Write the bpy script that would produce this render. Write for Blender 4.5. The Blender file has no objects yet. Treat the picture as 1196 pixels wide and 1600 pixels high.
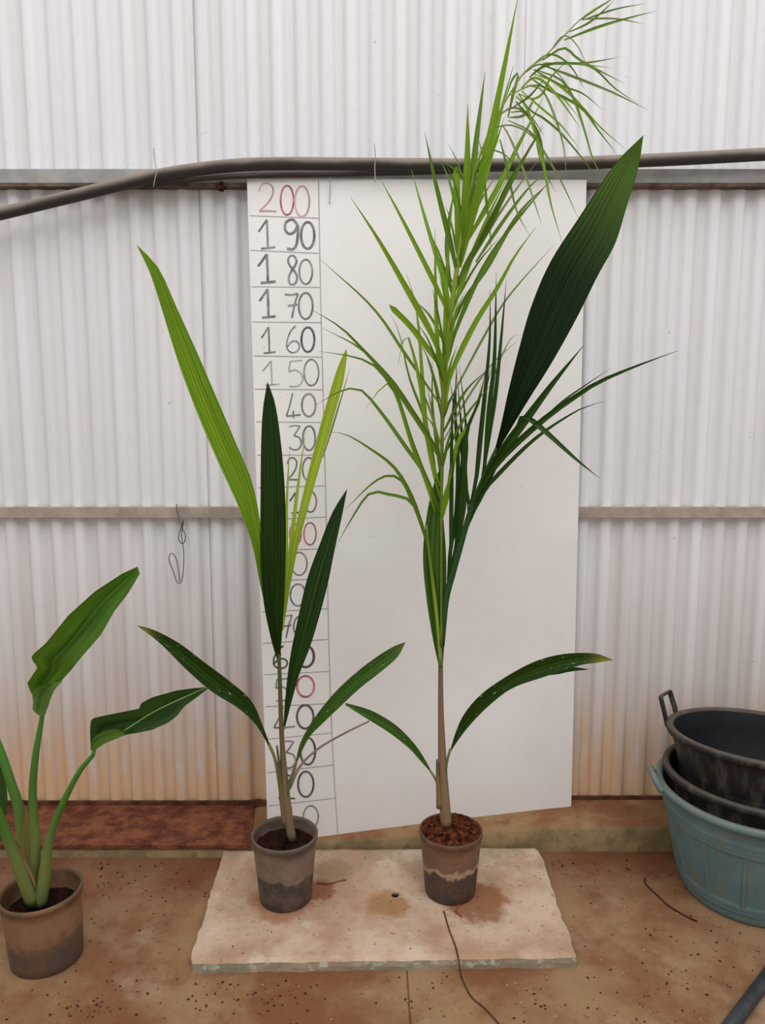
import bpy, math, random
from mathutils import Vector, noise

S = bpy.context.scene
C = S.collection
R = math.radians
# ------------------------------------------------------------------ camera
W, H = 1196, 1600
F = 1200.0                      # focal length in pixels
PITCH = R(7.85)
CAM_H = 1.409                   # eye height over the floor
D = 2.474                       # camera to back wall (wall plane is Y = 0)
cam_d = bpy.data.cameras.new('camera'); cam = bpy.data.objects.new('camera', cam_d); C.objects.link(cam)
cam.location = (0, -D, CAM_H); cam.rotation_euler = (R(90) - PITCH, 0, 0)
cam_d.sensor_fit = 'VERTICAL'; cam_d.sensor_height = 24.0; cam_d.lens = 24.0 * F / H
cam_d.clip_start = 0.05
S.camera = cam
# ------------------------------------------------------------------ light
S.view_settings.view_transform = 'Standard'; S.view_settings.look = 'None'
S.view_settings.gamma = 1.0; S.view_settings.use_curve_mapping = False
S.view_settings.exposure = 0.12
wd = bpy.data.worlds.new('overcast_sky'); S.world = wd; wd.use_nodes = True
bg = wd.node_tree.nodes['Background']
bg.inputs[0].default_value = (0.985, 0.99, 1.0, 1); bg.inputs[1].default_value = 0.62
# the greenhouse's translucent roof, one large soft source above everything
ld = bpy.data.lights.new('roof_daylight', 'AREA'); ld.shape = 'RECTANGLE'; ld.size = 7.0; ld.size_y = 5.0
ld.energy = 225; ld.color = (1.0, 0.99, 0.98)
lo = bpy.data.objects.new('roof_daylight', ld); C.objects.link(lo); lo.location = (0.6, -3.6, 5.6); lo.rotation_euler = (R(22), 0, 0)

# ------------------------------------------------------------------ helpers
CP, SP = math.cos(PITCH), math.sin(PITCH)
def P(x, y, d):
    """point at horizontal distance d from the camera, seen at picture position x, y"""
    u = (x - W/2) / F; v = -(y - H/2) / F
    dy = CP + v*SP; dz = -SP + v*CP
    k = d / dy
    return Vector((u*k, d - D, CAM_H + dz*k))
def proj(p):
    X, Y, Z = p[0], p[1] + D, p[2] - CAM_H
    dep = Y*CP - Z*SP
    return (W/2 + F*X/dep, H/2 - F*(Y*SP + Z*CP)/dep)
def on_z(x, y, z):
    """point on the horizontal plane z seen at picture position x, y"""
    v = -(y - H/2) / F
    return P(x, y, (CAM_H - z) / -((-SP + v*CP) / (CP + v*SP)))
def ppm(d, y=1000):             # metres per picture pixel at a distance
    v = -(y - H/2) / F
    return d / (CP + v*SP) / F

def mesh_obj(name, V, Fc, mat, parent=None, smooth=True, uv=None):
    me = bpy.data.meshes.new(name)
    me.from_pydata([tuple(v) for v in V], [], Fc); me.update()
    if uv is not None:
        l = me.uv_layers.new(name='UVMap')
        for lp in me.loops: l.data[lp.index].uv = uv[lp.vertex_index]
    if mat: me.materials.append(mat)
    if smooth: me.polygons.foreach_set('use_smooth', [True]*len(me.polygons))
    o = bpy.data.objects.new(name, me); C.objects.link(o)
    if parent:
        o.parent = parent
        o.matrix_parent_inverse = Pinv(parent)
    return o
def Pinv(parent):
    from mathutils import Matrix
    m = Matrix.Translation(parent.location)
    p = parent.parent
    while p: m = Matrix.Translation(p.location) @ m if False else m; p = p.parent
    return m.inverted()
def empty(name, loc):
    o = bpy.data.objects.new(name, None); C.objects.link(o); o.location = loc; o.empty_display_size = .05
    return o
def tag(o, label, cat, group=None, kind=None):
    o['label'] = label; o['category'] = cat
    if group: o['group'] = group
    if kind: o['kind'] = kind
    return o
def crom(pts, n):
    """smooth resample of a polyline (any dimension) to n points, even arc length"""
    pts = [Vector(p) for p in pts]
    if len(pts) == 2:
        return [pts[0].lerp(pts[1], i/(n-1)) for i in range(n)]
    ext = [pts[0]*2 - pts[1]] + pts + [pts[-1]*2 - pts[-2]]
    dense = []
    for i in range(1, len(ext)-2):
        a, b, c, d_ = ext[i-1], ext[i], ext[i+1], ext[i+2]
        for k in range(12):
            t = k/12
            dense.append(.5*((2*b) + (c-a)*t + (2*a-5*b+4*c-d_)*t*t + (3*b-a-3*c+d_)*t**3))
    dense.append(pts[-1])
    L = [0]
    for i in range(1, len(dense)): L.append(L[-1] + (dense[i]-dense[i-1]).length)
    out = []; j = 0
    for i in range(n):
        s = L[-1]*i/(n-1)
        while j < len(L)-2 and L[j+1] < s: j += 1
        q = (s-L[j])/max(1e-9, L[j+1]-L[j])
        out.append(dense[j].lerp(dense[j+1], min(1, q)))
    return out
def lin(pts, n):
    """straight-line resample, keeps corners"""
    pts = [Vector(p) for p in pts]
    L = [0]
    for i in range(1, len(pts)): L.append(L[-1] + (pts[i]-pts[i-1]).length)
    out = []; j = 0
    for i in range(n):
        s = L[-1]*i/(n-1)
        while j < len(L)-2 and L[j+1] < s: j += 1
        out.append(pts[j].lerp(pts[j+1], min(1, (s-L[j])/max(1e-9, L[j+1]-L[j]))))
    return out
def tube_geo(pts, rad, sides=10, squash=1.0):
    """closed tube along 3-D points; rad a number or list"""
    n = len(pts)
    if not isinstance(rad, (list, tuple)): rad = [rad]*n
    V, Fc, uv = [], [], []
    up = Vector((0, 1, 0))
    prev = None
    for i in range(n):
        t = (pts[min(n-1, i+1)] - pts[max(0, i-1)]).normalized()
        a = prev if prev is not None else (Vector((1,0,0)) if abs(t.x) < .8 else Vector((0,0,1)))
        a = (a - t*a.dot(t)).normalized(); prev = a
        b = t.cross(a)
        for k in range(sides):
            w = 2*math.pi*k/sides
            V.append(pts[i] + a*math.cos(w)*rad[i] + b*math.sin(w)*rad[i]*squash)
            uv.append((k/sides, i/(n-1)))
    for i in range(n-1):
        for k in range(sides):
            k2 = (k+1) % sides
            Fc.append((i*sides+k, i*sides+k2, (i+1)*sides+k2, (i+1)*sides+k))
    Fc.append(tuple(range(sides))[::-1]); Fc.append(tuple((n-1)*sides+k for k in range(sides)))
    return V, Fc, uv
def tube(name, pts, rad, mat, parent=None, sides=10, squash=1.0):
    V, Fc, uv = tube_geo(pts, rad, sides, squash)
    return mesh_obj(name, V, Fc, mat, parent, True, uv)
def lerp_list(a, n):
    out = []
    for i in range(n):
        s = i/(n-1)*(len(a)-1); j = min(len(a)-2, int(s)); out.append(a[j]+(a[j+1]-a[j])*(s-j))
    return out
def px_tube(name, pts, wpx, d0, d1, mat, parent=None, n=16, sides=10, bow=0):
    """stem traced along picture points with widths in pixels, from distance d0 to d1"""
    q = crom(pts, n); ws = lerp_list(wpx, n); P3 = []; rr = []
    for i in range(n):
        t = i/(n-1); d = d0 + (d1-d0)*t + bow*4*t*(1-t)
        P3.append(P(q[i][0], q[i][1], d)); rr.append(ws[i]*ppm(d, q[i][1])/2)
    return tube(name, P3, rr, mat, parent, sides)
def lathe_geo(prof, n=48, cx=0, cy=0, wob=0):
    V, Fc = [], []
    for r, z in prof:
        for k in range(n):
            a = 2*math.pi*k/n
            rr = r*(1 + wob*math.sin(2*a+1) )
            V.append((cx + rr*math.cos(a), cy + rr*math.sin(a), z))
    for i in range(len(prof)-1):
        for k in range(n):
            k2 = (k+1) % n
            Fc.append((i*n+k, i*n+k2, (i+1)*n+k2, (i+1)*n+k))
    return V, Fc
def box_geo(x0, x1, y0, y1, z0, z1):
    V = [(x0,y0,z0),(x1,y0,z0),(x1,y1,z0),(x0,y1,z0),(x0,y0,z1),(x1,y0,z1),(x1,y1,z1),(x0,y1,z1)]
    return V, [(0,3,2,1),(4,5,6,7),(0,1,5,4),(1,2,6,5),(2,3,7,6),(3,0,4,7)]

# ------------------------------------------------------------------ materials
def srgb(r, g, b):
    f = lambda c: (c/255/12.92) if c/255 <= .04045 else ((c/255+.055)/1.055)**2.4
    return (f(r), f(g), f(b), 1)
class M:
    def __init__(s, name, rough=.6, spec=.3):
        s.m = bpy.data.materials.new(name); s.m.use_nodes = True
        s.nt = s.m.node_tree; s.p = s.nt.nodes['Principled BSDF']
        s.p.inputs['Roughness'].default_value = rough
        s.p.inputs['Specular IOR Level'].default_value = spec
    def n(s, t, **kw):
        q = s.nt.nodes.new(t)
        for k, v in kw.items(): setattr(q, k, v)
        return q
    def link(s, a, b): s.nt.links.new(a, b)
    def val(s, sock, v):
        if hasattr(v, 'is_linked') or hasattr(v, 'links'): s.link(v, sock)
        else: sock.default_value = v
    def coord(s, kind='Object', scale=(1,1,1), loc=(0,0,0)):
        c = s.n('ShaderNodeTexCoord'); mp = s.n('ShaderNodeMapping')
        mp.inputs['Scale'].default_value = scale; mp.inputs['Location'].default_value = loc
        s.link(c.outputs[kind], mp.inputs[0]); return mp.outputs[0]
    def pos(s, scale=(1,1,1), loc=(0,0,0)):
        g = s.n('ShaderNodeNewGeometry'); mp = s.n('ShaderNodeMapping')
        mp.inputs['Scale'].default_value = scale; mp.inputs['Location'].default_value = loc
        s.link(g.outputs['Position'], mp.inputs[0]); return mp.outputs[0]
    def noise(s, vec, scale, detail=4, rough=.55, dist=0):
        q = s.n('ShaderNodeTexNoise'); q.inputs['Scale'].default_value = scale
        q.inputs['Detail'].default_value = detail; q.inputs['Roughness'].default_value = rough; q.inputs['Distortion'].default_value = dist
        s.link(vec, q.inputs['Vector']); return q.outputs[0]
    def ramp(s, f, a, b, lo=0.0, hi=1.0):
        q = s.n('ShaderNodeMapRange'); q.interpolation_type = 'SMOOTHSTEP'
        s.link(f, q.inputs[0]); q.inputs[1].default_value = a; q.inputs[2].default_value = b
        q.inputs[3].default_value = lo; q.inputs[4].default_value = hi; return q.outputs[0]
    def math(s, op, a, b=0.0):
        q = s.n('ShaderNodeMath', operation=op); s.val(q.inputs[0], a); s.val(q.inputs[1], b); return q.outputs[0]
    def mix(s, f, a, b, mode='MIX'):
        q = s.n('ShaderNodeMix', data_type='RGBA', blend_type=mode)
        s.val(q.inputs[0], f); s.val(q.inputs[6], a); s.val(q.inputs[7], b); return q.outputs[2]
    def sep(s, vec):
        q = s.n('ShaderNodeSeparateXYZ'); s.link(vec, q.inputs[0]); return q.outputs
    def base(s, c): s.val(s.p.inputs['Base Color'], c)
    def bump(s, h, strength=.3, dist=.01):
        q = s.n('ShaderNodeBump'); q.inputs['Strength'].default_value = strength; q.inputs['Distance'].default_value = dist
        s.link(h, q.inputs['Height']); s.link(q.outputs[0], s.p.inputs['Normal'])
    def near(s, vec, pt, r0, r1, sx=1, sy=1):
        """1 within r0 of a point (x, y), 0 beyond r1"""
        o = s.sep(vec)
        dx = s.math('MULTIPLY', s.math('SUBTRACT', o[0], pt[0]), sx); dy = s.math('MULTIPLY', s.math('SUBTRACT', o[1], pt[1]), sy)
        dd = s.math('SQRT', s.math('ADD', s.math('MULTIPLY', dx, dx), s.math('MULTIPLY', dy, dy)))
        return s.ramp(dd, r0, r1, 1.0, 0.0)

def mat_plain(name, col, rough=.6, spec=.3, var=.15, scale=12, bump=0):
    m = M(name, rough, spec); v = m.coord('Object'); n = m.noise(v, scale, 5)
    d = tuple(c*(1-var*1.6) for c in col[:3]) + (1,); l = tuple(min(1, c*(1+var)) for c in col[:3]) + (1,)
    m.base(m.mix(m.ramp(n, .3, .7), d, l))
    if bump: m.bump(n, bump, .01)
    return m.m

def mat_sheet():
    m = M('white_corrugated_plastic', .55, .3)
    p = m.pos(); o = m.sep(p)
    streak = m.noise(m.pos((18, 1, .5)), 1.0, 4)
    fine = m.noise(m.pos((1, 1, .35)), 60, 3)
    c = m.mix(m.ramp(streak, .3, .7), srgb(222, 221, 222), srgb(232, 232, 234))
    c = m.mix(m.ramp(fine, .55, .8, 0, .18), c, srgb(190, 175, 165))
    # valleys tinted darker: shade painted in to strengthen the corrugation
    val = m.ramp(o[1], -.004, .006, 0, .18)
    c = m.mix(val, c, srgb(196, 182, 176))
    # grime plus painted light falloff down the lower sheet
    c = m.mix(m.ramp(m.math('ADD', o[2], m.math('MULTIPLY', m.math('SUBTRACT', streak, .5), .5)), 1.15, .2, 0, .60), c, srgb(186, 166, 150))
    # soil splash near the ground
    n2 = m.noise(m.pos((14, 1, 2.2)), 1.0, 5)
    zz = m.math('ADD', o[2], m.math('MULTIPLY', m.math('SUBTRACT', n2, .5), .55))
    c = m.mix(m.ramp(zz, .52, .08, 0, .85), c, srgb(216, 174, 130))
    # scrubbed spots just above the kerb, on the crests
    n3 = m.noise(m.pos((30, 1, 6)), 1.0, 3)
    band = m.math('MULTIPLY', m.ramp(o[2], .10, .17), m.ramp(o[2], .34, .22))
    sc = m.math('MULTIPLY', m.math('MULTIPLY', m.ramp(n3, .53, .62), band), .6)
    c = m.mix(sc, c, srgb(205, 198, 196))
    sp = m.ramp(m.noise(m.pos(), 38, 2), .76, .80, 0, .5)
    c = m.mix(sp, c, srgb(120, 110, 105))
    m.base(c); m.bump(fine, .08, .004)
    return m.m

def mat_floor():
    m = M('dirty_concrete_floor', .75, .25); p = m.pos()
    big = m.noise(p, 2.6, 6, .6); mid = m.noise(p, 9, 6, .65); fine = m.noise(p, 70, 4, .6)
    c = m.mix(m.ramp(big, .38, .60), srgb(122, 78, 50), srgb(150, 118, 86))
    c = m.mix(m.ramp(mid, .5, .75, 0, .65), c, srgb(112, 68, 44))
    c = m.mix(m.ramp(m.noise(p, 4.2, 5, .6), .56, .74, 0, .6), c, srgb(168, 146, 120))
    o = m.sep(p)
    # damp red soil along the kerb and round the slab
    edge = m.math('ADD', o[1], m.math('MULTIPLY', m.math('SUBTRACT', mid, .5), .3))
    c = m.mix(m.ramp(edge, -.55, -.2, 0, .6), c, srgb(98, 54, 34))
    c = m.mix(m.ramp(fine, .6, .72, 0, .55), c, srgb(86, 52, 36))
    c = m.mix(m.ramp(m.noise(p, 26, 2), .68, .74, 0, .75), c, srgb(70, 42, 30))
    m.base(c); m.bump(m.math('ADD', mid, m.math('MULTIPLY', fine, .4)), .25, .01)
    return m.m

def mat_slab(stains, rot):
    m = M('pale_concrete_slab', .85, .2); p = m.pos()
    big = m.noise(p, 5, 6, .6); fine = m.noise(p, 60, 5, .65); mid = m.noise(p, 16, 5, .6)
    c = m.mix(m.ramp(big, .36, .64), srgb(170, 136, 110), srgb(198, 172, 148))
    c = m.mix(m.math('MULTIPLY', m.ramp(m.sep(p)[1], -.42, -.26), m.ramp(mid, .4, .62, 0, .7)), c, srgb(150, 138, 116))
    c = m.mix(m.ramp(mid, .55, .75, 0, .5), c, srgb(158, 140, 118))
    c = m.mix(m.ramp(fine, .56, .72, 0, .5), c, srgb(128, 102, 82))
    c = m.mix(m.ramp(m.noise(p, 30, 3), .64, .72, 0, .5), c, srgb(120, 92, 70))
    c = m.mix(m.ramp(m.noise(p, 11, 4), .58, .7, 0, .5), c, srgb(206, 190, 170))
    for pt, r0, r1, col, amt in stains:
        wob = m.math('MULTIPLY', m.math('SUBTRACT', m.noise(p, 18, 6, .65), .5), 2.0)
        f = m.near(p, pt, r0, r1)
        f = m.math('MULTIPLY', m.ramp(m.math('ADD', f, wob), .15, .9), m.math('MULTIPLY', m.ramp(f, 0, .35), amt))
        c = m.mix(f, c, col)
    # grey-green algae on the vertical edges
    g = m.n('ShaderNodeNewGeometry'); nz = m.sep(g.outputs['Normal'])[2]
    side = m.math('MULTIPLY', m.ramp(nz, .75, .35, 0, .8), m.math('SUBTRACT', 1.0, m.near(p, (hole.x, hole.y), .02, .025)))
    c = m.mix(m.near(p, (hole.x, hole.y), .0095, .0115), c, srgb(34, 22, 18))  # hole painted dark, its shade put into the colour
    c = m.mix(m.math('MULTIPLY', side, m.ramp(mid, .3, .6, .3, 1)), c, srgb(134, 138, 116))
    c = m.mix(m.math('MULTIPLY', side, m.ramp(m.noise(p, 34, 4), .58, .66, 0, .7)), c, srgb(206, 200, 184))
    m.base(c); m.bump(m.math('ADD', mid, fine), .35, .008)
    return m.m

def mat_kerb():
    m = M('mossy_concrete_kerb', .85, .2); p = m.pos()
    n1 = m.noise(p, 7, 6, .6); n2 = m.noise(p, 24, 5, .6)
    top = m.mix(m.ramp(n1, .35, .65), srgb(128, 86, 58), srgb(150, 118, 84))
    top = m.mix(m.ramp(n2, .55, .7, 0, .5), top, srgb(96, 60, 40))
    face = m.mix(m.ramp(n1, .35, .6), srgb(112, 98, 68), srgb(146, 120, 86))
    face = m.mix(m.ramp(n2, .5, .7, 0, .6), face, srgb(88, 82, 54))
    g = m.n('ShaderNodeNewGeometry'); nz = m.sep(g.outputs['Normal'])[2]
    m.base(m.mix(m.ramp(nz, .5, .9), face, top)); m.bump(n2, .4, .01)
    return m.m

def mat_leaf(name, dark, light, veins=9, spots=0, trans=.35, tipc=None, rough=.5, tl=.16):
    m = M(name, rough, .22)
    tc = m.n('ShaderNodeTexCoord'); uv = tc.outputs['UV']; o = m.sep(uv)
    w = m.math('SINE', m.math('MULTIPLY', o[0], veins*2*math.pi))
    mp = m.n('ShaderNodeMapping'); mp.inputs['Scale'].default_value = (veins*1.5, 1.2, 1); m.link(uv, mp.inputs[0])
    n = m.noise(mp.outputs[0], 1.4, 4)
    f = m.math('ADD', m.math('MULTIPLY', w, .07), n)
    c = m.mix(m.ramp(f, .25, .8), dark, light)
    # pale midrib
    mid = m.ramp(m.math('ABSOLUTE', m.math('SUBTRACT', o[0], .5)), .0, .022, .45, 0)
    c = m.mix(mid, c, tuple(min(1, x*1.5+.03) for x in light[:3])+(1,))
    if tipc: c = m.mix(m.ramp(o[1], tl, .0, 0, .8), c, tipc)
    if spots:
        mp2 = m.n('ShaderNodeMapping'); mp2.inputs['Scale'].default_value = (1, 5, 1); m.link(uv, mp2.inputs[0])
        s = m.ramp(m.noise(mp2.outputs[0], 4.5, 3, .6), .64, .68, 0, spots)
        c = m.mix(s, c, srgb(190, 196, 160))
    m.base(c)
    tr = m.n('ShaderNodeBsdfTranslucent'); hs = m.n('ShaderNodeHueSaturation'); hs.inputs['Value'].default_value = 1.5
    m.link(c, hs.inputs['Color']); m.link(hs.outputs[0], tr.inputs[0])
    mx = m.n('ShaderNodeMixShader'); mx.inputs[0].default_value = trans
    out = m.nt.nodes['Material Output']
    m.link(m.p.outputs[0], mx.inputs[1]); m.link(tr.outputs[0], mx.inputs[2]); m.link(mx.outputs[0], out.inputs[0])
    return m.m

def mat_stem(name, c0, c1, c2=None):
    """base colour to tip colour along the stem, fibrous streaks"""
    m = M(name, .6, .3); tc = m.n('ShaderNodeTexCoord'); uv = tc.outputs['UV']; o = m.sep(uv)
    mp = m.n('ShaderNodeMapping'); mp.inputs['Scale'].default_value = (14, 3, 1); m.link(uv, mp.inputs[0])
    n = m.noise(mp.outputs[0], 2, 4)
    t = m.math('ADD', o[1], m.math('MULTIPLY', m.math('SUBTRACT', n, .5), .35))
    c = m.mix(m.ramp(t, .25, .6), c0, c1)
    if c2: c = m.mix(m.ramp(t, .6, .95), c, c2)
    c = m.mix(m.ramp(n, .5, .75, 0, .5), c, tuple(x*.55 for x in c0[:3])+(1,))
    m.base(c); m.bump(n, .3, .003); return m.m

def mat_pot(name, z0, h, dust, dark, line):
    """dusty translucent nursery pot: dust band, dark wet foot, pale water line"""
    m = M(name, .55, .35); p = m.pos(); o = m.sep(p)
    n1 = m.noise(p, 22, 6, .65); n2 = m.noise(p, 75, 5, .7); n3 = m.noise(m.pos((1, 1, .6)), 9, 4)
    t = m.math('DIVIDE', m.math('SUBTRACT', o[2], z0), h)
    t = m.math('ADD', t, m.math('ADD', m.math('MULTIPLY', m.math('SUBTRACT', n3, .5), .7), m.math('MULTIPLY', m.math('SUBTRACT', n1, .5), .25)))
    c = m.mix(m.ramp(n1, .3, .7), tuple(x*.75 for x in dust[:3])+(1,), dust)
    wet = m.mix(m.ramp(n1, .4, .65), dark, tuple(x*.5 for x in dust[:3])+(1,))
    wet = m.mix(m.ramp(n2, .55, .7, 0, .7), wet, tuple(x*.4 for x in dark[:3])+(1,))
    c = m.mix(m.ramp(t, .56, .36), c, wet)
    l = m.math('MULTIPLY', m.math('MULTIPLY', m.ramp(t, .40, .45), m.ramp(t, .52, .46)), line)
    c = m.mix(l, c, srgb(178, 150, 124))
    c = m.mix(m.ramp(t, .80, .95, 0, .8), c, tuple(x*.4 for x in dust[:3])+(1,))
    m.base(c); m.bump(n2, .15, .003); return m.m

def mat_tub(name, col, dust, amt):
    m = M(name, .55, .35); p = m.pos(); o = m.sep(p)
    n1 = m.noise(p, 9, 6, .65); n2 = m.noise(m.pos((1, 1, .3)), 30, 4, .6)
    c = m.mix(m.ramp(n1, .35, .7), tuple(x*.8 for x in col[:3])+(1,), col)
    c = m.mix(m.ramp(n2, .45, .75, 0, amt), c, dust)
    g = m.n('ShaderNodeNewGeometry'); nz = m.sep(g.outputs['Normal'])[2]
    c = m.mix(m.ramp(nz, .2, .9, 0, amt), c, dust)
    m.base(c); m.bump(n2, .12, .003); return m.m

def mat_soil(name, a, b):
    m = M(name, .95, .1); p = m.pos(); n = m.noise(p, 60, 6, .7); n2 = m.noise(p, 160, 3)
    m.base(m.mix(m.ramp(n, .38, .64), a, b)); m.bump(m.math('ADD', n, n2), .8, .01); return m.m

m_sheet = mat_sheet()
m_floor = mat_floor()
m_kerb = mat_kerb()
m_rail = mat_plain('galvanised_rail', srgb(158, 155, 152), .5, .4, .12, 14)
m_rail2 = mat_plain('dusty_rail', srgb(166, 152, 138), .6, .3, .14, 14)
m_rust = mat_plain('rusty_edge', srgb(104, 88, 78), .8, .2, .3, 25)
m_plank = None
m_board = M('white_board', .35, .4)
_p = m_board.pos(); _n = m_board.noise(_p, 2.4, 5); _n2 = m_board.noise(_p, 40, 2)
_c = m_board.mix(m_board.ramp(_n, .3, .7), srgb(228, 224, 220), srgb(236, 234, 232))
_c = m_board.mix(m_board.ramp(m_board.sep(_p)[2], .35, .06, 0, .18), _c, srgb(196, 176, 156))
_c = m_board.mix(m_board.ramp(_n2, .74, .8, 0, .25), _c, srgb(150, 140, 130)); m_board.base(_c); m_board = m_board.m
m_pen = mat_plain('grey_marker', srgb(138, 133, 136), .7, .2, .3, 30)
m_pen_l = mat_plain('faded_grey_marker', srgb(174, 169, 170), .7, .2, .2, 30)
m_pen_b = mat_plain('black_marker', srgb(96, 92, 96), .7, .2, .3, 30)
m_red = mat_plain('red_marker', srgb(190, 110, 122), .7, .2, .3, 30)
m_red_l = mat_plain('faded_red_marker', srgb(206, 168, 168), .7, .2, .25, 20)
m_line = mat_plain('ruled_pencil', srgb(172, 168, 167), .8, .1, .1, 10)

# ------------------------------------------------------------------ setting
GX = on_z(642, 1525, 0).x
GX2 = on_z(652, 1600, 0).x
V, Fc = [], []
for y, gx in ((.35, GX + (GX-GX2)*3), (-1.0, GX - .004), (-6.0, GX2)):
    for x, z in ((-5, 0), (gx-.003, 0), (gx, -.006), (gx+.003, 0), (5, 0)):
        V.append((x, y, z))
for r in range(2):
    for k in range(4): Fc.append((r*5+k, (r+1)*5+k, (r+1)*5+k+1, r*5+k+1))
fl = mesh_obj('floor', V, Fc, m_floor, None, False); fl['kind'] = 'structure'
fl['label'] = 'brown dirt-stained concrete floor with a joint'

wall = empty('wall_back', (0, 0, 0)); wall['kind'] = 'structure'; wall['label'] = 'white corrugated sheet wall stained with soil near the ground'
PITCHW = 1.04/14
def sheet(x0, x1, yo):
    n = int(round((x1-x0)/PITCHW*18)); V, Fc = [], []
    for i in range(n+1):
        x = x0 + (x1-x0)*i/n
        a = 2*math.pi*(x+.613)/PITCHW
        w = math.tanh(2.0*math.cos(a))/.964
        y = -w*.0095 + yo
        zb = .045 + .004*math.sin(x*9)
        V += [(x, y, zb), (x, y, 1.0), (x, y, 3.3)]
    for i in range(n):
        for k in range(2): Fc.append((3*i+k, 3*(i+1)+k, 3*(i+1)+k+1, 3*i+k+1))
    o = mesh_obj('corrugated_sheet', V, Fc, m_sheet, wall)
    s = o.modifiers.new('thick', 'SOLIDIFY'); s.thickness = .0022; s.offset = 1; s.use_rim = False
for i in range(5):
    x0 = -2.693 + 1.04*i
    sheet(x0, x0 + 1.04 + PITCHW*.62, (.0, -.0035)[i % 2])

def rail(name, yt, yb, d, thick, mat, idx, yl=0):
    zt = P(598, yt, d).z; zb = P(598, yb, d).z; y = d - D
    # channel section: front face, flanges turned back to the wall
    prof = [(y, zb), (y, zt), (y+thick, zt), (y+thick, zt-.004), (y+.004, zt-.004), (y+.004, zb+.004), (y+thick, zb+.004), (y+thick, zb)]
    V, Fc = [], []
    for x in (-2.6, 2.7):
        for a, b in prof: V.append((x, a, b))
    k = len(prof)
    for i in range(k): Fc.append((i, (i+1) % k, k+(i+1) % k, k+i))
    Fc += [tuple(range(k))[::-1], tuple(range(k, 2*k))]
    o = mesh_obj(name, V, Fc, mat, None, False); o['kind'] = 'structure'
    return o
r1 = rail('trim_1', 264, 286, 2.428, .036, m_rail, 1); r1['label'] = 'grey galvanised rail across the upper wall'
Vb, Fb = box_geo(-2.6, 2.7, 2.424-D, 2.464-D, P(598, 291, 2.424).z, P(598, 285.5, 2.424).z)
lip = mesh_obj('rusty_lip', Vb, Fb, m_rust, r1, False)
r2 = rail('trim_2', 793, 809, 2.436, .028, m_rail2, 2); r2['label'] = 'dusty beige rail across the middle of the wall'

# kerb: stations along X with (front distance, top at front, top at wall)
st = [(-3.5, 2.248, .031, .054), (-.45, 2.248, .031, .054), (-.40, 2.250, .043, .064), (.10, 2.268, .064, .074), (.56, 2.283, .083, .083), (3.6, 2.283, .083, .083)]
rnd = random.Random(4)
V, Fc = [], []
xs = [-3.5 + 7.1*i/180 for i in range(181)]
def kerb_at(x):
    for i in range(len(st)-1):
        if x <= st[i+1][0]:
            t = (x-st[i][0])/(st[i+1][0]-st[i][0]); return [st[i][k]+(st[i+1][k]-st[i][k])*t for k in (1, 2, 3)]
    return st[-1][1:]
for x in xs:
    d, zf, zw = kerb_at(x); y = d-D; j = (noise.noise(Vector((x*9, 0, 0))))*.003
    V += [(x, y+j-.002, -.01), (x, y+j, zf-.012), (x, y+j+.010, zf), (x, y+.10, (zf+zw)/2), (x, .02, zw), (x, .06, zw), (x, .06, -.01)]
for i in range(len(xs)-1):
    for k in range(6): Fc.append((7*i+k, 7*(i+1)+k, 7*(i+1)+k+1, 7*i+k+1))
kb = mesh_obj('trim_3', V, Fc, m_kerb, None, True); kb['kind'] = 'structure'; kb['label'] = 'low mossy concrete kerb along the foot of the wall'

V, Fc = [], []  # added dark strip standing in for the shadowed gap below the sheets
for x in xs:
    zw = kerb_at(x)[2]; up_ = .024 if x < -.42 else .013
    V += [(x, -.021, zw-.008), (x, -.021, zw+up_-.002), (x, -.019, zw+up_), (x, -.0145, zw+up_), (x, -.0145, zw-.008)]
for i in range(len(xs)-1):
    for k in range(4): Fc.append((5*i+k, 5*(i+1)+k, 5*(i+1)+k+1, 5*i+k+1))
t4 = mesh_obj('trim_4', V, Fc, mat_plain('gap_shade_strip', srgb(92, 58, 42), .85, .15, .35, 18), None, False); t4['kind'] = 'structure'; t4['label'] = 'dark brown strip added for the shaded gap under the corrugated sheets'
# red-brown board lying on the kerb
mm = M('red_brown_plank', .6, .3); p = mm.pos(); n1 = mm.noise(mm.pos((.7, 1, 1)), 26, 6, .7, .2); n2 = mm.noise(p, 50, 4)
c = mm.mix(mm.ramp(n1, .38, .66), srgb(86, 42, 30), srgb(132, 78, 52)); c = mm.mix(mm.ramp(n2, .6, .75, 0, .5), c, srgb(62, 30, 22)); mm.base(c); mm.bump(n2, .2, .005); m_plank = mm.m
A = P(392, 1319, 2.246); B = P(397, 1262, 2.44)
V = []
for x0, x1 in ((-2.3, A.x),):
    for z in (0, .012):
        V += [(x0, 2.246-D, .031+z), (x1, 2.246-D, .031+z), (B.x, -.022, .0515+z), (x0, -.022, .0515+z)]
pl = mesh_obj('plank', V, [(0,3,2,1),(4,5,6,7),(0,1,5,4),(1,2,6,5),(2,3,7,6),(3,0,4,7)], m_plank, None, False)
tag(pl, 'stained red-brown plank lying on the kerb below the wall', 'plank')

# ------------------------------------------------------------------ concrete slab
SZ = .032
fl_, fr_ = on_z(297, 1503, SZ), on_z(899, 1495, SZ)
bl_, br_ = on_z(349, 1328, SZ), on_z(843, 1323, SZ)
hole = on_z(618, 1397, SZ)
def slab_pt(u, v):
    return (fl_*(1-u)+fr_*u)*(1-v) + (bl_*(1-u)+br_*u)*v
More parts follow.
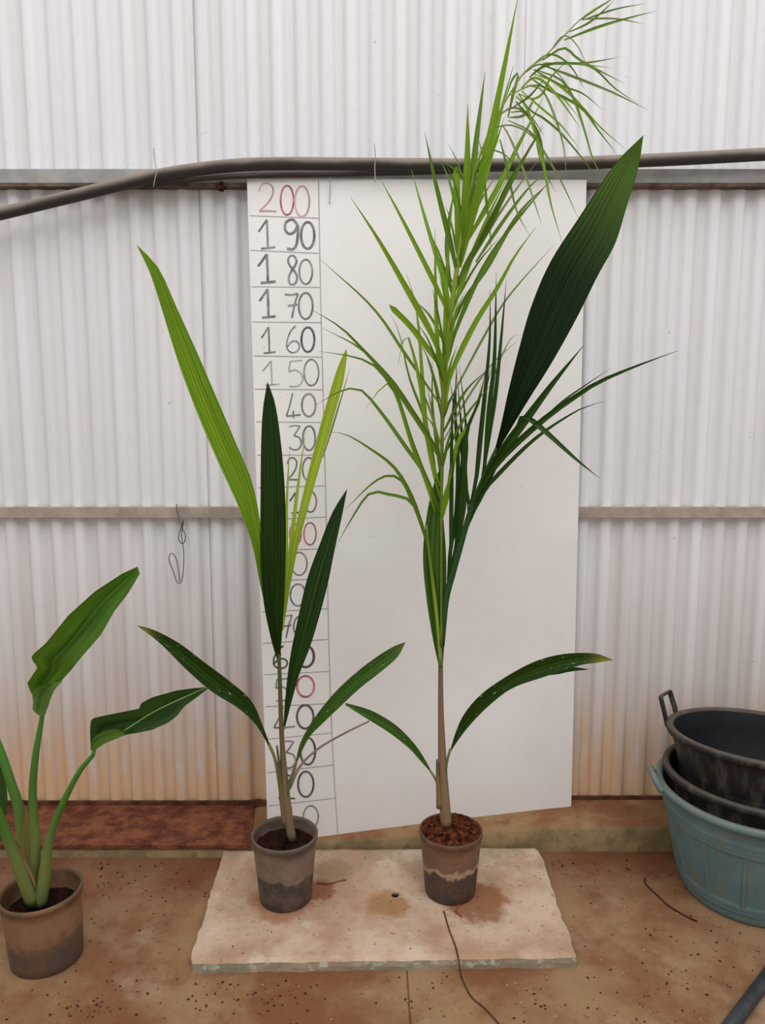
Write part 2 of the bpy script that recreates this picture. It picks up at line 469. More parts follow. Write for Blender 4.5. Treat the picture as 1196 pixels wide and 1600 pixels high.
# parameters of the hole
hu = (hole.x-fl_.x)/(fr_.x-fl_.x); hv = .5
for _ in range(30):
    q = slab_pt(hu, hv); hu += (hole.x-q.x)/1.0*.9; hv += (hole.y-q.y)/.5*.9
us = sorted(set([i/60 for i in range(61)] + [hu + k*.0016 for k in range(-9, 10)]))
vs = sorted(set([i/32 for i in range(33)] + [hv + k*.0032 for k in range(-9, 10)]))
V, Fc = [], []
nu, nv = len(us), len(vs)
for j, v in enumerate(vs):
    for i, u in enumerate(us):
        q = slab_pt(u, v).copy()
        eu, ev = min(u, 1-u), min(v, 1-v)
        e = min(eu*1.0, ev*.49)
        nn = noise.noise(Vector((q.x*7, q.y*7, 2)))*.009 + noise.noise(Vector((q.x*30, q.y*30, 5)))*.007
        if eu == 0 or ev == 0:
            q.x += nn*(1 if eu == 0 else .2) ; q.y += nn*(1 if ev == 0 else .2)*.6
        # broken right-back corner and chipped left-front one
        k = (u-.93)+(v-.97)
        if u > .93 and v > .955: q.x -= .25*(u-.93)*(v-.955)/.045
        if u < .02 and v < .06: q.x += .01*(1-v/.06)
        q.z += noise.noise(Vector((q.x*5, q.y*5, 0)))*.0015
        if e < .012: q.z -= (.012-e)*.35
        r = math.hypot(q.x-hole.x, q.y-hole.y)
        q.z -= .025*max(0, min(1, (.0105-r)/.0018))
        r2_ = math.hypot((q.x-hole.x+.02)/.075, (q.y-hole.y+.035)/.055)
        if r2_ < 1: q.z -= .0035*(1-r2_*r2_)
        V.append(q)
for j in range(nv-1):
    for i in range(nu-1): Fc.append((j*nu+i, j*nu+i+1, (j+1)*nu+i+1, (j+1)*nu+i))
loop = [i for i in range(nu)] + [j*nu+nu-1 for j in range(1, nv)] + [(nv-1)*nu+i for i in range(nu-2, -1, -1)] + [j*nu for j in range(nv-2, 0, -1)]
b1 = len(V)
for i in loop:
    q = V[i]; V.append(Vector((q.x + noise.noise(Vector((q.x*15, q.y*15, 9)))*.003, q.y + noise.noise(Vector((q.x*20, q.y*20, 1)))*.003, .014)))
b2 = len(V)
for i in loop: q = V[i]; V.append(Vector((q.x, q.y + (.002 if q.y < -.5 else 0), -.002)))
n = len(loop)
for k in range(n):
    k2 = (k+1) % n
    Fc.append((loop[k2], loop[k], b1+k, b1+k2)); Fc.append((b1+k2, b1+k, b2+k, b2+k2))
stains = [((on_z(605, 1412, SZ).x, on_z(605, 1412, SZ).y), .035, .085, srgb(150, 108, 62), .7),
          ((on_z(742, 1408, SZ).x, on_z(742, 1408, SZ).y), .05, .14, srgb(132, 78, 44), .85),
          ((on_z(500, 1390, SZ).x, on_z(500, 1390, SZ).y), .01, .09, srgb(126, 72, 44), .8),
          ((on_z(440, 1410, SZ).x, on_z(440, 1410, SZ).y), .05, .12, srgb(150, 96, 60), .7),
          ((on_z(520, 1360, SZ).x, on_z(520, 1360, SZ).y), .02, .09, srgb(140, 112, 86), .6)]
sl = mesh_obj('concrete_slab', V, Fc, mat_slab(stains, 0), None, False)
tag(sl, 'pale rectangular concrete slab on the floor carrying two palm pots', 'slab')

# ------------------------------------------------------------------ height board
TL, TR, BR, BL = P(386, 279, 2.418), P(917, 281, 2.414), P(893, 1260, 2.408), P(419, 1318, 2.253)
def bd(u, v, off=0):            # u 0..1 left to right, v 0..1 top to bottom
    q = (TL*(1-u)+TR*u)*(1-v) + (BL*(1-u)+BR*u)*v
    return q + Vector((0, -off, 0))
V, Fc = [], []
NU, NV = 12, 24
for s in (0, .005):
    for j in range(NV+1):
        for i in range(NU+1): V.append(bd(i/NU, j/NV, -s))
q = (NU+1)*(NV+1); idx = lambda i, j, s: s*q + j*(NU+1)+i
for j in range(NV):
    for i in range(NU):
        Fc.append((idx(i,j,0), idx(i,j+1,0), idx(i+1,j+1,0), idx(i+1,j,0)))
        Fc.append((idx(i,j,1), idx(i+1,j,1), idx(i+1,j+1,1), idx(i,j+1,1)))
for j in range(NV):
    Fc.append((idx(0,j,0), idx(0,j,1), idx(0,j+1,1), idx(0,j+1,0))); Fc.append((idx(NU,j,0), idx(NU,j+1,0), idx(NU,j+1,1), idx(NU,j,1)))
for i in range(NU):
    Fc.append((idx(i,0,0), idx(i+1,0,0), idx(i+1,0,1), idx(i,0,1))); Fc.append((idx(i,NV,0), idx(i,NV,1), idx(i+1,NV,1), idx(i+1,NV,0)))
board = empty('height_board', (0, -.15, .05))
tag(board, 'tall white board with a handwritten scale from 10 to 200, leaning on the wall', 'board')
mesh_obj('panel', V, Fc, m_board, board, False)
def bsolve(x, y):
    u, v = (x-386)/520, (y-280)/1000
    for _ in range(12):
        a = proj(bd(u, v)); e = 1e-3
        b = proj(bd(u+e, v)); c = proj(bd(u, v+e))
        j11, j21, j12, j22 = (b[0]-a[0])/e, (b[1]-a[1])/e, (c[0]-a[0])/e, (c[1]-a[1])/e
        rx, ry = x-a[0], y-a[1]; det = j11*j22-j12*j21
        u += (rx*j22-ry*j12)/det; v += (ry*j11-rx*j21)/det
    return u, v
def ribbon(pts, wpx, off=.0006):
    """flat pen stroke on the board along picture points"""
    V, Fc = [], []; n = len(pts)
    for i in range(n):
        t = (Vector(pts[min(n-1, i+1)]) - Vector(pts[max(0, i-1)])).normalized()
        nn = Vector((-t.y, t.x))*wpx/2
        for s in (-1, 1): V.append(bd(*bsolve(pts[i][0]+nn.x*s, pts[i][1]+nn.y*s), off))
    for i in range(n-1): Fc.append((2*i, 2*i+1, 2*i+3, 2*i+2))
    return V, Fc
def ell(cx, cy, rx, ry, a0=0, a1=360, n=20):
    return [(cx+rx*math.cos(R(a0+(a1-a0)*i/n)), cy+ry*math.sin(R(a0+(a1-a0)*i/n))) for i in range(n+1)]
G = {'0': [ell(.5, .5, .46, .49, -100, 262, 26)],
     '1': [[(.05, .42), (.25, .25), (.52, .0)], [(.52, 0), (.56, .5), (.58, .97)], [(.2, 1.0), (.6, .98), (1.0, .95)]],
     '2': [[(.02, .28), (.15, .08), (.45, .0), (.75, .1), (.82, .32), (.6, .62), (.05, .97)], [(.05, .97), (.5, .96), (1.0, .97)]],
     '3': [[(.05, .05), (.4, 0), (.85, .02)], [(.85, .02), (.6, .25), (.4, .42)], [(.4, .42), (.8, .5), (.95, .75), (.75, .96), (.4, 1.0), (.05, .9)]],
     '4': [[(.45, 0), (.25, .5), (.02, .92)], [(.02, .92), (.5, .9), (1.0, .86)], [(.5, .7), (.5, 1.0)]],
     '5': [[(.95, .02), (.5, .04), (.15, .06)], [(.15, .06), (.1, .3), (.08, .45)], [(.08, .45), (.5, .38), (.9, .55), (.95, .78), (.65, .98), (.1, 1.0)]],
     '6': [[(.7, 0), (.35, .2), (.1, .55), (.1, .85), (.4, 1.0), (.8, .95), (.95, .75), (.75, .58), (.4, .6), (.12, .78)]],
     '7': [[(.02, .03), (.5, .05), (1.0, .0)], [(1.0, 0), (.75, .45), (.55, 1.0)], [(.25, .5), (.95, .45)]],
     '8': [[(.75, .12), (.45, .0), (.1, .14), (.25, .36), (.6, .52), (.85, .75), (.65, .97), (.3, .98), (.15, .78), (.4, .52), (.75, .3), (.78, .14)]],
     '9': [[(.95, .2), (.6, 0), (.15, .08), (.05, .3), (.3, .48), (.7, .42), (.95, .18)], [(.95, .18), (.95, .5), (.85, .85), (.6, 1.0), (.2, .98)]]}
def digit(ch, x0, x1, y0, y1, mat, wpx):
    V, Fc = [], []
    for k, st_ in enumerate(G[ch]):
        pts = [(x0+(x1-x0)*a, y0+(y1-y0)*b) for a, b in st_]
        pts = crom(pts, 22 if len(pts) > 3 else 7)
        v, f = ribbon([(p_[0], p_[1]) for p_ in pts], wpx, .0006 + .0002*k)
        b = len(V); V += v; Fc += [tuple(i+b for i in q_) for q_ in f]
    mesh_obj('digit', V, Fc, mat, board, False)
ZA = lambda x, y: (380+x/3.077, 260+y/3.077)
ZB = lambda x, y: (390+x/2.667, 720+y/2.667)
g, l, k, r, rl = m_pen, m_pen_l, m_pen_b, m_red, m_red_l
DA = [('2',75,160,80,220,rl,2.6),('0',178,246,90,236,r,2.8),('0',246,322,92,244,rl,3),
      ('1',70,155,256,395,g,3),('9',198,267,256,398,g,4.2),('0',276,346,266,398,g,4),
      ('1',68,157,422,560,g,3.8),('8',210,270,426,570,g,3.4),('0',268,336,446,568,g,2.8),
      ('1',75,157,590,727,g,3.6),('7',200,264,612,728,g,3),('0',265,338,606,736,g,3.2),
      ('1',85,157,772,898,g,2.6),('6',205,275,766,895,g,2.2),('0',278,346,772,894,k,3.4),
      ('1',90,175,935,1052,l,2),('5',215,290,930,1058,l,2),('0',290,367,926,1056,g,2.4),
      ('1',95,165,1095,1205,l,2.2),('4',207,277,1090,1210,g,2.4),('0',280,352,1092,1204,g,3),
      ('1',100,165,1250,1360,l,2.2),('3',218,284,1246,1362,g,2.2),('0',285,350,1246,1367,g,2.8),
      ('1',105,168,1400,1510,l,2.2),('2',212,268,1400,1510,g,2.4),('0',284,348,1398,1514,g,2.6)]
DB = [('1',85,130,130,218,g,2.4),('1',166,214,132,218,k,2.4),('0',228,281,126,215,g,2.4),
      ('1',95,140,262,350,r,2.4),('0',166,217,262,350,r,2.6),('0',225,280,256,352,r,2.2),
      ('9',100,160,385,480,g,2.4),('0',172,243,380,478,g,2.4),
      ('8',100,152,515,605,g,2.4),('0',168,237,512,606,g,2.6),
      ('7',122,178,642,738,g,2.4),('0',182,245,645,738,g,2.4),
      ('6',96,162,770,865,k,2.8),('0',196,272,768,861,k,4),
      ('5',106,166,905,1000,g,2.4),('0',195,273,895,985,r,3.2),
      ('4',100,190,1026,1120,g,2.6),('0',195,270,1016,1117,k,3.6),
      ('3',124,196,1168,1280,g,2.4),('0',210,277,1152,1268,k,3.4),
      ('2',118,190,1306,1410,k,2.8),('0',200,270,1293,1402,k,3.2),
      ('1',150,196,1440,1535,g,2.6),('0',222,290,1436,1530,g,2.6)]
for ch, x0, x1, y0, y1, mt, w in DA:
    a, b = ZA(x0, y0), ZA(x1, y1); digit(ch, a[0], b[0], a[1], b[1], mt, w)
for ch, x0, x1, y0, y1, mt, w in DB:
    a, b = ZB(x0, y0), ZB(x1, y1); digit(ch, a[0], b[0], a[1], b[1], mt, w)
vl = crom([(498, 282), (501, 450), (506, 650), (511, 850), (514, 1000), (519, 1150), (528, 1303)], 20)
v, f = ribbon([(a[0], a[1]) for a in vl], 1.5); mesh_obj('ruled_line', v, f, m_line, board, False)
hl = [(337,341),(391,396),(448,449),(503,504),(556,558),(608,609),(659,660),(711,711),(762,759),(812,808),(861,857),(908,904),(956,951),(1005,999),(1054,1049),(1104,1099),(1155,1145),(1207,1195),(1259,1247)]
for ya, yb in hl:
    xa = 388 + (ya-280)*.0325; xb = 498 + (ya-282)*.022 + max(0, ya-1000)*.02
    v, f = ribbon([(xa+(xb-xa)*t/5, ya+(yb-ya)*t/5) for t in range(6)], 1.4); mesh_obj('ruled_line', v, f, m_line, board, False)

# ------------------------------------------------------------------ hoses, wires
m_hose = M('dusty_black_hose', .6, .3)
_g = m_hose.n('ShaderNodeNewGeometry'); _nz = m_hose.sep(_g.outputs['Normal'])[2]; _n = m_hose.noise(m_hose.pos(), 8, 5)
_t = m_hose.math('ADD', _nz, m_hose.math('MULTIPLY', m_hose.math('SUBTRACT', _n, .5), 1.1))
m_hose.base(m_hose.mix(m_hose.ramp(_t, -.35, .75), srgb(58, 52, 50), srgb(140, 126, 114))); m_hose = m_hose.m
pts = [(-900, 500), (-500, 440), (-120, 362), (0, 334), (120, 305), (240, 276), (330, 262), (420, 256), (600, 257), (760, 258), (900, 255), (1050, 249), (1196, 241), (1330, 234)]
ds = [2.36, 2.375, 2.385, 2.385, 2.385, 2.388, 2.39, 2.39, 2.39, 2.39, 2.39, 2.39, 2.39, 2.39]
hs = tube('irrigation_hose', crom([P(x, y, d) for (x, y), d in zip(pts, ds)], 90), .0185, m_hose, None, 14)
tag(hs, 'thick dusty black irrigation hose sagging along the upper rail', 'hose')
pts = [(225, 292), (300, 281), (380, 275), (470, 273), (560, 272), (700, 268), (800, 262)]
h2 = tube('thin_hose', crom([P(x, y, 2.404) for x, y in pts], 50), .0075, m_hose, None, 10)
tag(h2, 'thin dark drip hose tucked under the thick hose', 'hose')
m_wire = mat_plain('pale_wire', srgb(178, 168, 156), .6, .3, .15, 20)
m_dwire = mat_plain('dark_wire', srgb(100, 90, 84), .6, .3, .2, 20)
def tie(pts, d, label, r=.0013):
    o = tube('wire_tie', crom([P(x, y, d) for x, y in pts], 14), r, m_wire, None, 6)
    tag(o, label, 'wire')
tie([(240, 231), (242, 250), (245, 268), (242, 280), (240, 292)], 2.364, 'thin wire tie around the hose where it bends down')
tie([(585, 224), (587, 245), (586, 262), (587, 284)], 2.366, 'thin wire tie holding the level hose above the board')
tie([(516, 264), (516, 290), (515, 318)], 2.404, 'pale wire stub hanging over the top edge of the board')
wp = [(276, 788), (277, 800), (284, 822), (290, 838), (286, 850), (279, 842), (283, 825), (287, 812), (284, 836), (287, 860), (287, 885), (284, 908), (277, 910), (271, 893), (264, 874), (268, 864), (275, 872), (279, 890), (281, 908)]
tw = tube('hanging_wire', crom([P(x, y, 2.42 + .006*math.sin(i*1.7)) for i, (x, y) in enumerate(wp)], 90), .0015, m_dwire, None, 6)
tag(tw, 'tangled looped dark wire hanging from the middle rail', 'wire')
# rusty lump under the rail
V, Fc = [], []
for i in range(7):
    for k_ in range(8):
        a = math.pi*i/6; b = 2*math.pi*k_/8; rr = .016*(1+.5*noise.noise(Vector((i*.9, k_*1.1, 3))))
        c0 = P(345, 291, 2.43)
        V.append(c0 + Vector((rr*math.sin(a)*math.cos(b)*1.1, rr*math.sin(a)*math.sin(b)*.7, rr*math.cos(a)*.8)))
for i in range(6):
    for k_ in range(8): Fc.append((i*8+k_, (i+1)*8+k_, (i+1)*8+(k_+1) % 8, i*8+(k_+1) % 8))
tag(mesh_obj('mud_lump', V, Fc, mat_plain('mud_lump', srgb(84, 48, 36), .9, .1, .3, 40), None), 'small dark reddish lump stuck under the upper rail', 'mud')

# ------------------------------------------------------------------ plant helpers
def blade(name, A, B, d0, d1, mat, parent, fold=.12, pleats=5, amp=.0018, bow=0, n=30, corner=False):
    """leaf between two traced edges (tip first); d0 distance at base, d1 at tip"""
    f = lin if corner else crom
    A = f([(x, y) for x, y in A], n); B = f([(x, y) for x, y in B], n)
    m = 4*pleats+1; V, Fc, uv = [], [], []
    for i in range(n):
        t = i/(n-1); d = d1 + (d0-d1)*t + bow*4*t*(1-t)
        wm = (A[i]-B[i]).length*ppm(d, A[i][1])
        for j in range(m):
            s = j/(m-1); q = A[i].lerp(B[i], s)
            off = fold*wm*(abs(2*s-1)-.5) + amp*min(1, wm/.03)*math.cos(s*2*math.pi*pleats)
            V.append(P(q[0], q[1], d - off)); uv.append((s, t))
    for i in range(n-1):
        for j in range(m-1): Fc.append((i*m+j, (i+1)*m+j, (i+1)*m+j+1, i*m+j+1))
    return mesh_obj(name, V, Fc, mat, parent, True, uv)
def leaflet(pts, wpx, d0, d1, mat, parent, bow=0, n=16, base=.45, name='leaflet', blunt=False, peak=.3):
    """narrow V-folded leaflet from base to tip along picture points"""
    q = crom(pts, n); V, Fc, uv = [], [], []
    for i in range(n):
        t = i/(n-1); d = d0 + (d1-d0)*t + bow*4*t*(1-t)
        tg = (q[min(n-1, i+1)] - q[max(0, i-1)]).normalized(); nn = Vector((-tg.y, tg.x))
        w = base + (1-base)*min(1, t/peak) if t < peak else (1.0 if blunt and t < .97 else max(.05, (1-((t-peak)/(1-peak))**1.7)))
        w *= wpx/2
        for j, s in enumerate((-1, -.5, 0, .5, 1)):
            off = .35*w*ppm(d)*(abs(s)-.5)
            V.append(P(q[i][0]+nn.x*s*w, q[i][1]+nn.y*s*w, d - off)); uv.append(((s+1)/2, 1-t))
    for i in range(n-1):
        for j in range(4): Fc.append((i*5+j, (i+1)*5+j, (i+1)*5+j+1, i*5+j+1))
    return mesh_obj(name, V, Fc, mat, parent, True, uv)
def pot(parent, cx, cy, z0, h, rt, rb, mat, soil_mat, soil_drop, tilt=(0, 0), heap=0, seed=1, squash=0):
    """thin-walled nursery pot with rolled rim; soil bed inside"""
    prof = [(0, 0), (rb*.93, 0), (rb, .006)]
    for i in range(1, 9):
        t = i/8; prof.append((rb + (rt-.004-rb)*t, .006 + (h-.022)*t))
    prof += [(rt-.001, h-.014), (rt, h-.008), (rt, h-.002), (rt-.002, h), (rt-.006, h-.001), (rt-.0075, h-.010), (rt-.009, h-.03), (rb-.002, .012), (0, .012)]
    V, Fc = lathe_geo(prof, 56, 0, 0, squash)
    def tl(v):
        x, y, z = v
        return Vector((cx + x + z*tilt[0], cy + y + z*tilt[1], z0 + z + (-x*tilt[0] - y*tilt[1])*min(1, z/h)))
    po = mesh_obj('pot', [tl(v) for v in V], Fc, mat, parent)
    zs = h - soil_drop; rs = rb + (rt-rb)*zs/h - .004
    rn = random.Random(seed); V, Fc = [], []
    NR, NA = 12, 40
    V.append(tl((0, 0, zs + heap)))
    for i in range(1, NR+1):
        for k_ in range(NA):
            a = 2*math.pi*k_/NA; r_ = rs*i/NR
            z = zs + heap*(1-(i/NR)**2) + (rn.random()-.5)*.011*(1 if i < NR else .3)
            V.append(tl((r_*math.cos(a), r_*math.sin(a), z)))
    for k_ in range(NA): Fc.append((0, 1+k_, 1+(k_+1) % NA))
    for i in range(NR-1):
        for k_ in range(NA): Fc.append((1+i*NA+k_, 1+(i+1)*NA+k_, 1+(i+1)*NA+(k_+1) % NA, 1+i*NA+(k_+1) % NA))
    so = mesh_obj('soil', V, Fc, soil_mat, po, False)
    return po
def crumbs(name, pts, mat, parent, seed, smin, smax):
    rn = random.Random(seed); V, Fc = [], []
    for p_ in pts:
        s = rn.uniform(smin, smax); b = len(V); a = rn.random()*6.3
        ca, sa = math.cos(a), math.sin(a)
        for x, y, z in ((1,0,0),(-1,.1,0),(.1,.8,0),(0,-.8,.1),(.1,.1,.8),(0,0,-.6)):
            x *= rn.uniform(.7, 1.5); z *= rn.uniform(.6, 1.1)
            V.append((p_[0]+s*(x*ca-y*sa), p_[1]+s*(x*sa+y*ca), p_[2]+s*(z+.35)))
        for f_ in ((0,2,4),(2,1,4),(1,3,4),(3,0,4),(2,0,5),(1,2,5),(3,1,5),(0,3,5)): Fc.append(tuple(i+b for i in f_))
    return mesh_obj(name, V, Fc, mat, parent, False)

L_lime = mat_leaf('lime_leaf', srgb(84, 128, 24), srgb(142, 172, 44), 7, 0, .42)
L_lime2 = mat_leaf('yellow_lime_leaf', srgb(122, 152, 30), srgb(176, 190, 66), 4, 0, .45)
L_mid = mat_leaf('mid_green_leaf', srgb(66, 100, 22), srgb(110, 142, 42), 3, 0, .35)
L_thin = mat_leaf('fading_leaf_tip', srgb(98, 116, 60), srgb(132, 146, 84), 2, 0, .3)
L_dark = mat_leaf('dark_green_leaf', srgb(18, 40, 7), srgb(40, 72, 12), 7, 0, .15)
L_darkn = mat_leaf('dark_narrow_leaf', srgb(24, 50, 8), srgb(48, 84, 16), 2, 0, .18)
L_spot = mat_leaf('spotted_green_leaf', srgb(24, 50, 10), srgb(50, 82, 20), 5, .85, .22, srgb(150, 140, 60))
L_spot2 = mat_leaf('spotted_mid_leaf', srgb(44, 80, 28), srgb(80, 116, 46), 5, .85, .25, srgb(90, 110, 60))
L_big = mat_leaf('big_dark_leaf', srgb(8, 24, 6), srgb(22, 54, 12), 9, 0, .12, srgb(86, 118, 34), .5, .5)
L_strel = mat_leaf('broad_glossy_leaf', srgb(44, 84, 18), srgb(88, 128, 32), 1.5, 0, .3, None, .32)
L_strel2 = mat_leaf('broad_dark_glossy_leaf', srgb(28, 58, 22), srgb(56, 90, 36), 1.5, 0, .22, None, .32)
S_palm = mat_stem('palm_stem', srgb(122, 102, 76), srgb(100, 88, 54), srgb(76, 84, 34))
L_low = mat_leaf('lower_frond_leaf', srgb(38, 70, 18), srgb(72, 106, 34), 3, 0, .2)
S_palm2 = mat_stem('palm_stem_pale', srgb(132, 108, 82), srgb(128, 102, 76), srgb(72, 88, 38))
S_rach = mat_stem('lime_rachis', srgb(104, 124, 40), srgb(138, 160, 46), srgb(130, 152, 70))
S_dark = mat_stem('dark_rachis', srgb(38, 78, 30), srgb(36, 72, 28))
S_dry = mat_stem('dry_petiole', srgb(120, 98, 84), srgb(128, 108, 96))
S_pet = mat_stem('green_petiole', srgb(112, 122, 66), srgb(72, 114, 40), srgb(70, 124, 40))
S_petd = mat_stem('thin_leaf_stalk', srgb(120, 112, 76), srgb(84, 104, 54))
soil_d = mat_soil('dark_soil', srgb(28, 16, 14), srgb(58, 32, 24))
soil_r = mat_soil('red_brown_mulch', srgb(56, 24, 16), srgb(120, 66, 38))
DL, DR_, DS = 2.005, 2.035, 1.81   # distances of the three plants

# ------------------------------------------------------------------ palm in the left pot of the slab
pc = P(446, 1400, DL)
palm1 = empty('potted_palm', (pc.x, DL-D, SZ))
tag(palm1, 'young palm with broad undivided upright leaves potted on the slab', 'potted plant')
pot(palm1, P(445, 1300, DL).x, DL-D, SZ-.001, .197, .093, .073, mat_pot('grey_pot', SZ, .197, srgb(128, 108, 92), srgb(66, 58, 54), .2), soil_d, .036, (-.0, 0), .0, 3)
px_tube('stem', [(457, 1312), (452, 1285), (447, 1240), (443, 1190), (440, 1140), (438, 1080), (436, 1018)], [14, 13.5, 11.5, 8, 7, 6.5, 5.5], DL+.005, DL, S_palm, palm1, 30, 14)
px_tube('leaf_sheath', [(446, 1290), (440, 1245), (437, 1200), (433, 1165)], [9, 8, 5, 3], DL+.004, DL-.01, S_palm, palm1, 14, 10)
blade('leaf', [(213,382),(235,428),(255,490),(280,570),(310,650),(340,720),(372,790),(394,850),(408,920),(424,985),(434,1024)],
      [(213,382),(224,392),(250,422),(276,480),(310,555),(340,625),(370,695),(396,760),(412,850),(426,940),(440,1024)], DL+.01, DL-.22, L_lime, palm1, .22, 7, .0016, -.03)
blade('leaf', [(418,596),(411,640),(408,700),(407,800),(407,870),(412,940),(424,1000),(433,1030)],
      [(418,596),(430,630),(439,690),(445,760),(447,830),(446,900),(443,960),(438,1030)], DL, DL-.06, L_dark, palm1, .16, 7, .002, -.05)
blade('leaf', [(543,763),(520,800),(500,850),(480,905),(465,970),(453,1030),(446,1090),(443,1135)],
      [(543,763),(536,800),(523,860),(513,910),(500,960),(485,1010),(466,1060),(446,1135)], DL, DL+.10, L_dark, palm1, .25, 6, .0016, -.02)
blade('leaf', [(541,545),(526,580),(505,650),(489,710),(474,770),(459,840),(449,905),(440,985)],
      [(543,552),(536,600),(518,665),(501,725),(484,785),(467,850),(455,910),(443,985)], DL+.01, DL+.13, L_lime2, palm1, .35, 2, .001)
leaflet([(444,960),(452,880),(462,790),(474,700),(479,672)], 7, DL+.01, DL+.08, L_lime2, palm1, name='leaf')
leaflet([(443,960),(447,870),(448,800),(451,730),(454,695)], 6, DL+.012, DL+.06, L_lime2, palm1, name='leaf')
leaflet([(505,715),(525,650),(540,600),(548,572)], 3, DL+.08, DL+.16, L_thin, palm1, name='leaf')
blade('leaf', [(213,977),(240,984),(280,1005),(320,1035),(360,1065),(393,1095),(410,1132),(423,1166)],
      [(213,977),(250,1005),(290,1045),(330,1080),(370,1105),(396,1128),(410,1148),(421,1168)], DL-.01, DL-.16, L_spot, palm1, .2, 4, .0012, -.03)
px_tube('petiole', [(420,1162),(428,1180),(434,1205),(441,1250)], [5, 5, 6, 7], DL-.01, DL, S_petd, palm1, 12, 8)
blade('leaf', [(634,1003),(610,1013),(570,1040),(530,1075),(500,1110),(480,1140),(468,1165),(462,1192)],
      [(634,1003),(622,1026),(595,1050),(562,1076),(530,1106),(505,1130),(483,1153),(464,1192)], DL-.01, DL-.14, L_spot2, palm1, .2, 4, .0012, -.03)
px_tube('petiole', [(464,1188),(459,1205),(452,1225),(447,1250)], [4, 5, 6, 7], DL-.01, DL, S_petd, palm1, 12, 8)
px_tube('dead_petiole', [(577,1127),(540,1145),(500,1168),(470,1196),(452,1232)], [2.5, 3, 3.5, 4, 6], DL+.14, DL+.01, S_dry, palm1, 16, 8)
for q in [((398,1150),(415,1162))]: pass

# ------------------------------------------------------------------ palm in the right pot of the slab
pc = P(705, 1390, DR_)
palm2 = empty('potted_palm', (pc.x, DR_-D, SZ))
tag(palm2, 'tall feathery palm with one very large dark leaf potted on the slab', 'potted plant')
pot(palm2, P(705, 1290, DR_).x, DR_-D, SZ-.001, .190, .0905, .072, mat_pot('brown_pot', SZ, .19, srgb(124, 92, 70), srgb(68, 58, 54), .8), soil_r, .006, (0, 0), .022, 7)
rn = random.Random(12); c0 = P(705, 1290, DR_)
cp = []
for i in range(150):
    a = rn.random()*6.283; r_ = .084*math.sqrt(rn.random()); cp.append((c0.x+r_*math.cos(a), DR_-D+r_*math.sin(a), SZ+.19-.006+.022*(1-(r_/.085)**2)))
mu = crumbs('mulch', cp, soil_r, palm2, 5, .004, .009); mu['kind'] = 'stuff'
px_tube('stem', [(698, 1292), (695, 1250), (692, 1200), (690, 1140), (689, 1090), (689, 1035), (690, 960)], [18, 15.5, 13, 9.5, 8, 7, 6], DR_+.0, DR_, S_palm2, palm2, 30, 14)
px_tube('leaf_sheath', [(687, 1262), (685, 1225), (683, 1187)], [10, 7, 3], DR_-.004, DR_-.012, S_palm2, palm2, 10, 8)
# undivided lower halves of the central frond
blade('leaf', [(692,722),(678,757),(668,800),(662,850),(662,890),(668,945),(677,1000),(687,1045)],
      [(694,722),(693,757),(691,800),(690,850),(689,890),(689,945),(689,1000),(690,1045)], DR_-.005, DR_-.03, L_low, palm2, .18, 4, .0012)
blade('leaf', [(688,760),(687,800),(686,850),(686,890),(687,945),(689,1000),(688,1045)],
      [(689,760),(694,820),(697,860),(698,900),(697,945),(695,1000),(692,1045)], DR_, DR_-.02, L_low, palm2, .18, 3, .001)
px_tube('midrib', [(666,820),(672,875),(679,930),(685,985),(689,1040)], [4, 5, 6, 6, 6], DR_-.03, DR_-.01, S_rach, palm2, 14, 8)

z2 = lambda *p_: [(560+a/2.392, b/2.392) for a, b in p_]
z3 = lambda *p_: [(480+a/2.848, 280+b/2.848) for a, b in p_]
z4 = lambda *p_: [(600+a/2.6, 540+b/2.6) for a, b in p_]
zt = lambda *p_: [(680+a/5.436, 60+b/5.436) for a, b in p_]
# central frond: rachis then leaflets
RA = [(690,1010),(690,900),(690,800),(691,700),(693,620),(701,520),(713,430),(722,370),(733,310),(748,250),(770,195),(795,150),(822,110),(848,92),(880,58),(915,24),(962,-4),(1000,-22)]
def rd(y):                       # distance of the central rachis at picture height y
    return DR_ - .02 - .10*max(0, min(1, (900-y)/900))
q = crom(RA, 60); ws = lerp_list([4,4,4,4.5,5,6,7.5,8,8,7,5.5,4,3,2.6,2.2,1.9,1.6,1.2], 60)
fr = tube('frond', [P(a[0], a[1], rd(a[1])) for a in q], [w*ppm(rd(a[1]), a[1])/2 for w, a in zip(ws, q)], S_rach, palm2, 8)
rn = random.Random(21)
def LF(pts, w, mat, dz=None, parent=None, **kw):
    b = pts[0]; d0 = rd(b[1]) if parent is None or parent is fr else DR_-.02
    ln = math.hypot(pts[-1][0]-b[0], pts[-1][1]-b[1])
    if dz is None: dz = rn.uniform(-.55, .45)*ln*ppm(2)*.8
    leaflet(pts, w, d0, max(1.7, min(2.32, d0+dz)), mat, parent or fr, **kw)
# left side, from the lowest up
LF([(666,842),(655,808),(645,785),(629,752),(607,743),(580,757),(538,798)], 5, L_mid, -.06)
LF([(667,850),(656,815),(642,783),(610,773),(578,771),(550,810),(526,852)], 5, L_mid, .10)
LF([(669,858),(660,820),(640,768),(615,729),(580,702),(541,679),(512,675)], 6, L_mid, -.1)
LF([(686,800),(675,765),(660,732),(642,686),(623,625),(612,603),(585,571),(550,557),(498,549)], 7, L_mid, -.12)
LF([(690,735),(680,698),(640,636),(613,596),(568,547),(533,512),(486,483)], 7.5, L_mid, -.2)
LF([(689,720),(650,655),(599,582),(561,543),(503,512)], 6, L_mid, .08)
LF([(682,790),(663,740),(634,698),(600,650),(568,612),(547,607),(526,614),(494,633)], 6.5, L_mid, .06)
LF([(680,800),(663,745),(645,698),(620,621),(603,600),(571,640)], 6, L_lime, -.12)
